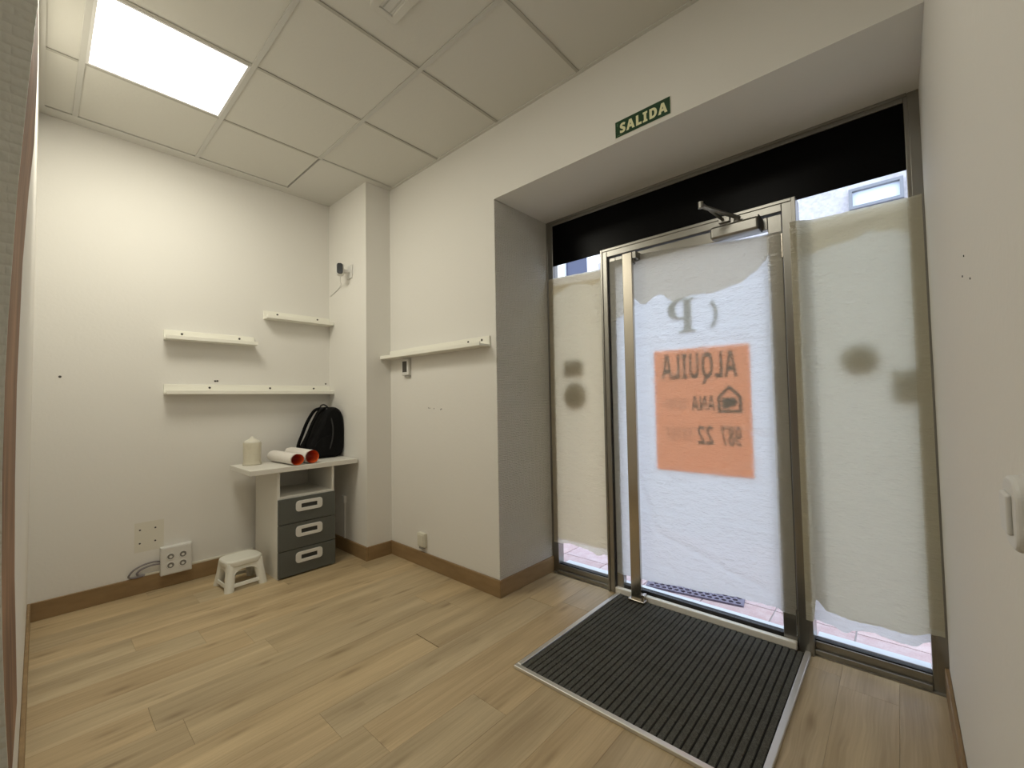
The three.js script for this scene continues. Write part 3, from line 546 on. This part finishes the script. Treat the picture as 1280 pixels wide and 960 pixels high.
/* ---------- step stool ---------- */
{
  const t = thing('step_stool', 'small white plastic step stool on the floor left of the desk', 'stool', [0.965, 0, 0.335], 0.06);
  const m = std(rgb(0.80, 0.79, 0.71), 0.35);
  const hT = 0.185, wx = 0.098, wz = 0.080, bx = 0.112, bz = 0.112;
  const o = roundedShape(-wx - 0.006, -wz - 0.008, wx + 0.006, wz + 0.008, 0.06); o.holes.push(roundedShape(-0.028, -0.006, 0.028, 0.006, 0.005));
  const g = new THREE.ExtrudeGeometry(o, { depth: 0.016, bevelEnabled: true, bevelSize: 0.011, bevelThickness: 0.012, bevelSegments: 6, curveSegments: 16 }); g.rotateX(-Math.PI / 2); g.translate(0, hT - 0.028, 0);
  mesh('top', g, m, t);
  const hh = hT - 0.018;
  const panel = (wt, wb, depthT, depthB) => {
    const s = new THREE.Shape(); s.moveTo(-wb, 0.024); s.lineTo(wb, 0.024); s.lineTo(wt, hh); s.lineTo(-wt, hh); s.closePath();
    const h = new THREE.Path(), aw = wb * 0.70; h.moveTo(-aw, 0.044); h.lineTo(-aw * 0.96, 0.075); h.bezierCurveTo(-aw * 0.90, 0.118, -aw * 0.5, 0.126, 0, 0.127); h.bezierCurveTo(aw * 0.5, 0.126, aw * 0.90, 0.118, aw * 0.96, 0.075); h.lineTo(aw, 0.044); h.closePath(); s.holes.push(h);
    const e = new THREE.ExtrudeGeometry(s, { depth: 0.005, bevelEnabled: true, bevelSize: 0.0015, bevelThickness: 0.0015, bevelSegments: 2, curveSegments: 14 });
    const p = e.attributes.position; for (let i = 0; i < p.count; i++) { const k = p.getY(i) / hh; p.setZ(i, p.getZ(i) + depthB + (depthT - depthB) * k); } e.computeVertexNormals(); return e;
  };
  for (const a of [0, 2]) { const e = panel(wx, bx, wz, bz); e.rotateY(a * Math.PI / 2); mesh('side_frame', e, m, t); }
  for (const a of [1, 3]) { const e = panel(wz, bz, wx, bx); e.rotateY(a * Math.PI / 2); mesh('side_frame', e, m, t); }
  for (const sx of [-1, 1]) for (const sz of [-1, 1]) {
    const e = new THREE.CylinderGeometry(0.030, 0.028, hh, 20, 6); e.translate(0, hh / 2, 0); const p = e.attributes.position;
    for (let i = 0; i < p.count; i++) { const k = p.getY(i) / hh, in2 = 0.012 + 0.010 * k; p.setX(i, p.getX(i) + sx * (bx - in2 + (wx - bx) * k)); p.setZ(i, p.getZ(i) + sz * (bz - in2 + (wz - bz) * k)); } e.computeVertexNormals();
    mesh('leg', e, m, t);
  }
}

/* ---------- wall fittings ---------- */
{
  const t = thing('socket_box', 'white surface box with four power sockets low on the back wall', 'socket', [0.668, 0.085, 0]);
  mesh('box', rspan(-0.085, 0.085, 0, 0.185, 0, 0.045, 0.005), whitePlastic, t);
  mesh('cover_plate', rspan(-0.078, 0.078, 0.007, 0.178, 0.045, 0.049, 0.003), whitePlastic, t);
  for (const x of [-0.033, 0.033]) for (const y of [0.062, 0.120]) {
    const s = mesh('power_socket', [new THREE.TorusGeometry(0.0205, 0.003, 8, 28)], whitePlastic, t, [x, y, 0.0495]);
    mesh('socket_well', cyl(0.0195, 0.0195, 0.002, 28, [0, 0, 0], [Math.PI / 2, 0, 0]), std(rgb(0.20, 0.19, 0.17), 0.5), s, [0, 0, 0.0005]);
    mesh('socket_core', cyl(0.0085, 0.0085, 0.003, 20, [0, 0, 0], [Math.PI / 2, 0, 0]), whitePlastic, s, [0, -0.002, 0.001]);
  }
}
{
  const c = mesh('cable', [tube([[0.588, 0.180, 0.018], [0.55, 0.188, 0.022], [0.49, 0.180, 0.022], [0.445, 0.155, 0.02], [0.428, 0.122, 0.018], [0.45, 0.111, 0.016], [0.50, 0.112, 0.013]], 0.0055, 50), tube([[0.588, 0.165, 0.020], [0.54, 0.168, 0.022], [0.485, 0.152, 0.018], [0.468, 0.132, 0.016], [0.478, 0.118, 0.014], [0.508, 0.114, 0.012]], 0.0055, 50)], std(rgb(0.22, 0.20, 0.21), 0.5), scene);
  c.userData = { label: 'looped grey cable coming out of the socket box on the back wall', category: 'cable' };
  const tr = mesh('cable_duct', [rspan(0.50, 0.583, BH, BH + 0.013, 0, 0.012, 0.003), rspan(0.753, 1.14, BH, BH + 0.013, 0, 0.012, 0.003)], creamPlastic, scene);
  tr.userData = { label: 'thin cream cable duct lying along the top of the back baseboard', category: 'cable duct' };
  const d = thing('cable_duct', 'upright white cable duct on the corner pillar right of the desk', 'cable duct', [XC, BH, 0.285]);
  mesh('duct', rspan(-0.011, 0, 0, 0.30, -0.010, 0.010, 0.002), whitePlastic, d);
  mesh('junction_box', rspan(-0.022, 0, 0.285, 0.345, -0.022, 0.022, 0.004), whitePlastic, d);
}
{ // fixing holes in the walls
  const hole = (parent, x, y, z, rx, ry, r = 0.006) => mesh('screw_hole', cyl(r, r, 0.002, 10, [0, 0, 0], [Math.PI / 2, 0, 0]), screwMat, parent, [x, y, z], [rx, ry, 0]);
  for (const [x, y] of [[0.109, 1.395], [0.888, 1.385], [0.902, 1.386], [1.70, 1.378]]) hole(wallBack, x, y, 0.0002, 0, 0, 0.007);
  const patch = mesh('paint_patch', span(0.455, 0.605, 0.262, 0.452, -0.001, 0.0006), new THREE.MeshStandardMaterial({ color: rgb(0.755, 0.727, 0.635), roughness: 0.7, bumpMap: paintBump, bumpScale: 0.0004 }), wallBack);
  for (const [x, y] of [[0.482, 0.404], [0.560, 0.405], [0.482, 0.318], [0.560, 0.320]]) hole(wallBack, x, y, 0.001, 0, 0, 0.0055);
  for (const [z, y] of [[1.135, 1.163], [1.15, 1.160], [1.20, 1.158], [1.275, 1.152], [1.285, 1.155]]) mesh('screw_hole', cyl(0.005, 0.005, 0.002, 8, [0, 0, 0], [0, 0, Math.PI / 2]), std(rgb(0.30, 0.28, 0.26), 0.7), wallFront, [XS - 0.0002, y, z]);
  for (const [x, y] of [[1.29, 1.489], [1.213, 1.427], [1.33, 1.455]]) hole(wallRight, x, y, ZR - 0.0002, 0, 0, 0.0022);
}
{
  const t = thing('thermostat', 'small white wall unit with a dark screen under the front wall ledge', 'thermostat', [XS, 1.415, 0.875]);
  mesh('housing', rspan(-0.028, 0, 0, 0.125, -0.045, 0.045, 0.006), whitePlastic, t);
  mesh('screen', rspan(-0.0295, -0.027, 0.024, 0.108, -0.030, 0.026, 0.0008), std(rgb(0.045, 0.04, 0.03), 0.35), t);
  mesh('bottom_clip', rspan(-0.018, 0, -0.014, 0.002, -0.02, 0.044, 0.003), std(rgb(0.4, 0.38, 0.35), 0.5), t);
}
{
  const t = thing('wall_socket', 'single cream socket low on the front wall above the baseboard', 'socket', [XS, 0.148, 1.062]);
  mesh('housing', rspan(-0.030, 0, 0, 0.098, -0.042, 0.042, 0.005), creamPlastic, t);
  mesh('faceplate', rspan(-0.034, -0.029, 0.010, 0.088, -0.033, 0.033, 0.003), creamPlastic, t);
  mesh('plug_port', rspan(-0.028, -0.004, -0.016, 0.002, -0.024, 0.020, 0.003), std(rgb(0.25, 0.24, 0.22), 0.5), t);
}
{
  const t = thing('security_camera', 'little white camera with black face on the corner pillar', 'camera', [XC, 2.285, 0.39]);
  mesh('wall_plate', rspan(-0.012, 0, -0.055, 0.055, -0.036, 0.036, 0.004), whitePlastic, t);
  mesh('bracket', [tube([[-0.006, 0, 0], [-0.035, -0.004, -0.01], [-0.06, 0.002, -0.018]], 0.018, 16, 10)], whitePlastic, t);
  const body = mesh('camera_body', new RoundedBoxGeometry(0.062, 0.105, 0.07, 5, 0.026), whitePlastic, t, [-0.085, 0.005, -0.012], [0, -0.5, 0]);
  mesh('lens_face', (() => { const f = new THREE.ExtrudeGeometry(roundedShape(-0.020, -0.040, 0.020, 0.040, 0.017), { depth: 0.003, bevelEnabled: true, bevelSize: 0.003, bevelThickness: 0.003, bevelSegments: 3, curveSegments: 10 }); return f; })(), std(rgb(0.006, 0.008, 0.009), 0.2), body, [0, 0, 0.033]);
  mesh('cord', tube([[-0.08, -0.046, -0.015], [-0.06, -0.072, -0.06], [-0.015, -0.080, -0.14], [-0.005, -0.10, -0.2], [-0.004, -0.14, -0.36]], 0.003, 30, 6), whitePlastic, t);
}
{
  const t = thing('light_switch', 'white rounded switch on the right wall at the photo edge', 'switch', [0.818, 1.064, ZR], Math.PI);
  const g = new THREE.ExtrudeGeometry(roundedShape(-0.036, -0.038, 0.036, 0.038, 0.026), { depth: 0.008, bevelEnabled: true, bevelSize: 0.006, bevelThickness: 0.008, bevelSegments: 4 });
  mesh('plate', g, whitePlastic, t);
  mesh('rocker', rspan(-0.022, 0.022, -0.024, 0.024, 0.015, 0.021, 0.003), whitePlastic, t);
}

/* ---------- the street ---------- */
const GY = -0.10;
const pavement = structure('pavement');
mesh('bed', span(2.62, 4.4, GY - 0.2, GY - 0.006, -6, 10), std(rgb(0.35, 0.33, 0.32), 0.9), pavement);
{
  const tileTex = dataTex(256, 256, (u, v) => { const k = fbm(u * 10, v * 10, 33, 10, 10, 4), s = vnoise(u * 90, v * 90, 35, 90, 90); const t = 0.7 * k + 0.3 * s; return [214 + 34 * t, 176 + 54 * t, 176 + 56 * t]; }, true, [2.2, 2.2]);
  const ms = [[1, 1, 1], [0.93, 0.9, 0.88], [1, 0.97, 0.93]].map((c) => std(rgb(...c.map((v) => v * 0.62)), 0.75, { map: tileTex }));
  const s = 0.386, g = rspan(-s / 2 + 0.003, s / 2 - 0.003, -0.03, 0, -s / 2 + 0.003, s / 2 - 0.003, 0.003, 1);
  for (let i = 0; i < 4; i++) for (let k = -10; k < 8; k++) { const m = mesh('paving_tile', g, ms[Math.floor(rnd() * 3)], pavement, [2.665 + s / 2 + i * s, GY, 3.09 + s / 2 + k * s]); }
}
const road = structure('road');
mesh('surface', span(4.4, 8.2, GY - 0.25, GY - 0.08, -14, 18), std(rgb(0.30, 0.29, 0.28), 0.9), road);
{
  const t = thing('rubber_grate', 'grey honeycomb rubber mat lying on the pink paving outside the door', 'mat', [2.985, GY, 2.63], 0.17);
  const o = roundedShape(-0.30, -0.065, 0.30, 0.065, 0.012);
  for (let i = 0; i < 14; i++) for (let j = 0; j < 3; j++) { const cx = -0.268 + i * 0.041 + (j % 2) * 0.02, cy = -0.038 + j * 0.038; if (cx > 0.275) continue; const h = new THREE.Path(); for (let k = 0; k < 6; k++) { const a = k * Math.PI / 3 + Math.PI / 6; k ? h.lineTo(cx + 0.0165 * Math.cos(a), cy + 0.0165 * Math.sin(a)) : h.moveTo(cx + 0.0165 * Math.cos(a), cy + 0.0165 * Math.sin(a)); } h.closePath(); o.holes.push(h); }
  const g = new THREE.ExtrudeGeometry(o, { depth: 0.012, bevelEnabled: false }); g.rotateX(-Math.PI / 2); g.rotateY(Math.PI / 2);
  mesh('honeycomb', g, std(rgb(0.16, 0.14, 0.19), 0.7), t);
}
{
  const t = thing('building', 'pale stone building across the street glimpsed above the paper', 'building', [8, GY, 1]);
  const stoneTex = dataTex(512, 512, (u, v) => { const k = fbm(u * 8, v * 8, 90, 8, 8, 5), s = vnoise(u * 70, v * 70, 91, 70, 70); const q = 0.6 * k + 0.4 * s; return [176 + 60 * q, 170 + 60 * q, 172 + 62 * q]; }, true, [0.5, 0.5]);
  const stone = std(rgb(0.66, 0.65, 0.66), 0.9, { map: stoneTex });
  mesh('wall', span(0.1, 3, -0.2, 9, -15, 17), stone, t);
  const white = std(rgb(0.78, 0.78, 0.76), 0.7);
  const win = (z0, z1, y0, y1, paneMat, fr) => {
    const f = mesh('window', [span(0.0, 0.12, y0 - fr, y1 + fr, z0 - fr, z0), span(0.0, 0.12, y0 - fr, y1 + fr, z1, z1 + fr), span(0, 0.12, y1, y1 + fr, z0, z1), span(0, 0.12, y0 - fr, y0, z0, z1)], fr > 0.08 ? white : std(rgb(0.16, 0.16, 0.18), 0.5), t);
    mesh('pane', span(0.07, 0.10, y0, y1, z0, z1), paneMat, f); return f;
  };
  const navy = std(rgb(0.035, 0.04, 0.085), 0.12), blind = std(rgb(0.62, 0.66, 0.76), 0.5);
  const zo = -1, yo = -GY;
  win(-1.83 + zo, -1.235 + zo, 2.6 + yo, 4.4 + yo, navy, 0.22);
  win(3.30 + zo, 3.82 + zo, 3.965 + yo, 4.185 + yo, blind, 0.04);
  for (const z of [-6, 7.2]) win(z + zo, z + 0.9 + zo, 2.6 + yo, 4.4 + yo, navy, 0.12);
  for (const z of [-5.4, -1.8, 2.2, 6.4]) win(z + zo, z + 0.9 + zo, 6 + yo, 7.8 + yo, navy, 0.12);
}
renderer.render(scene, camera);
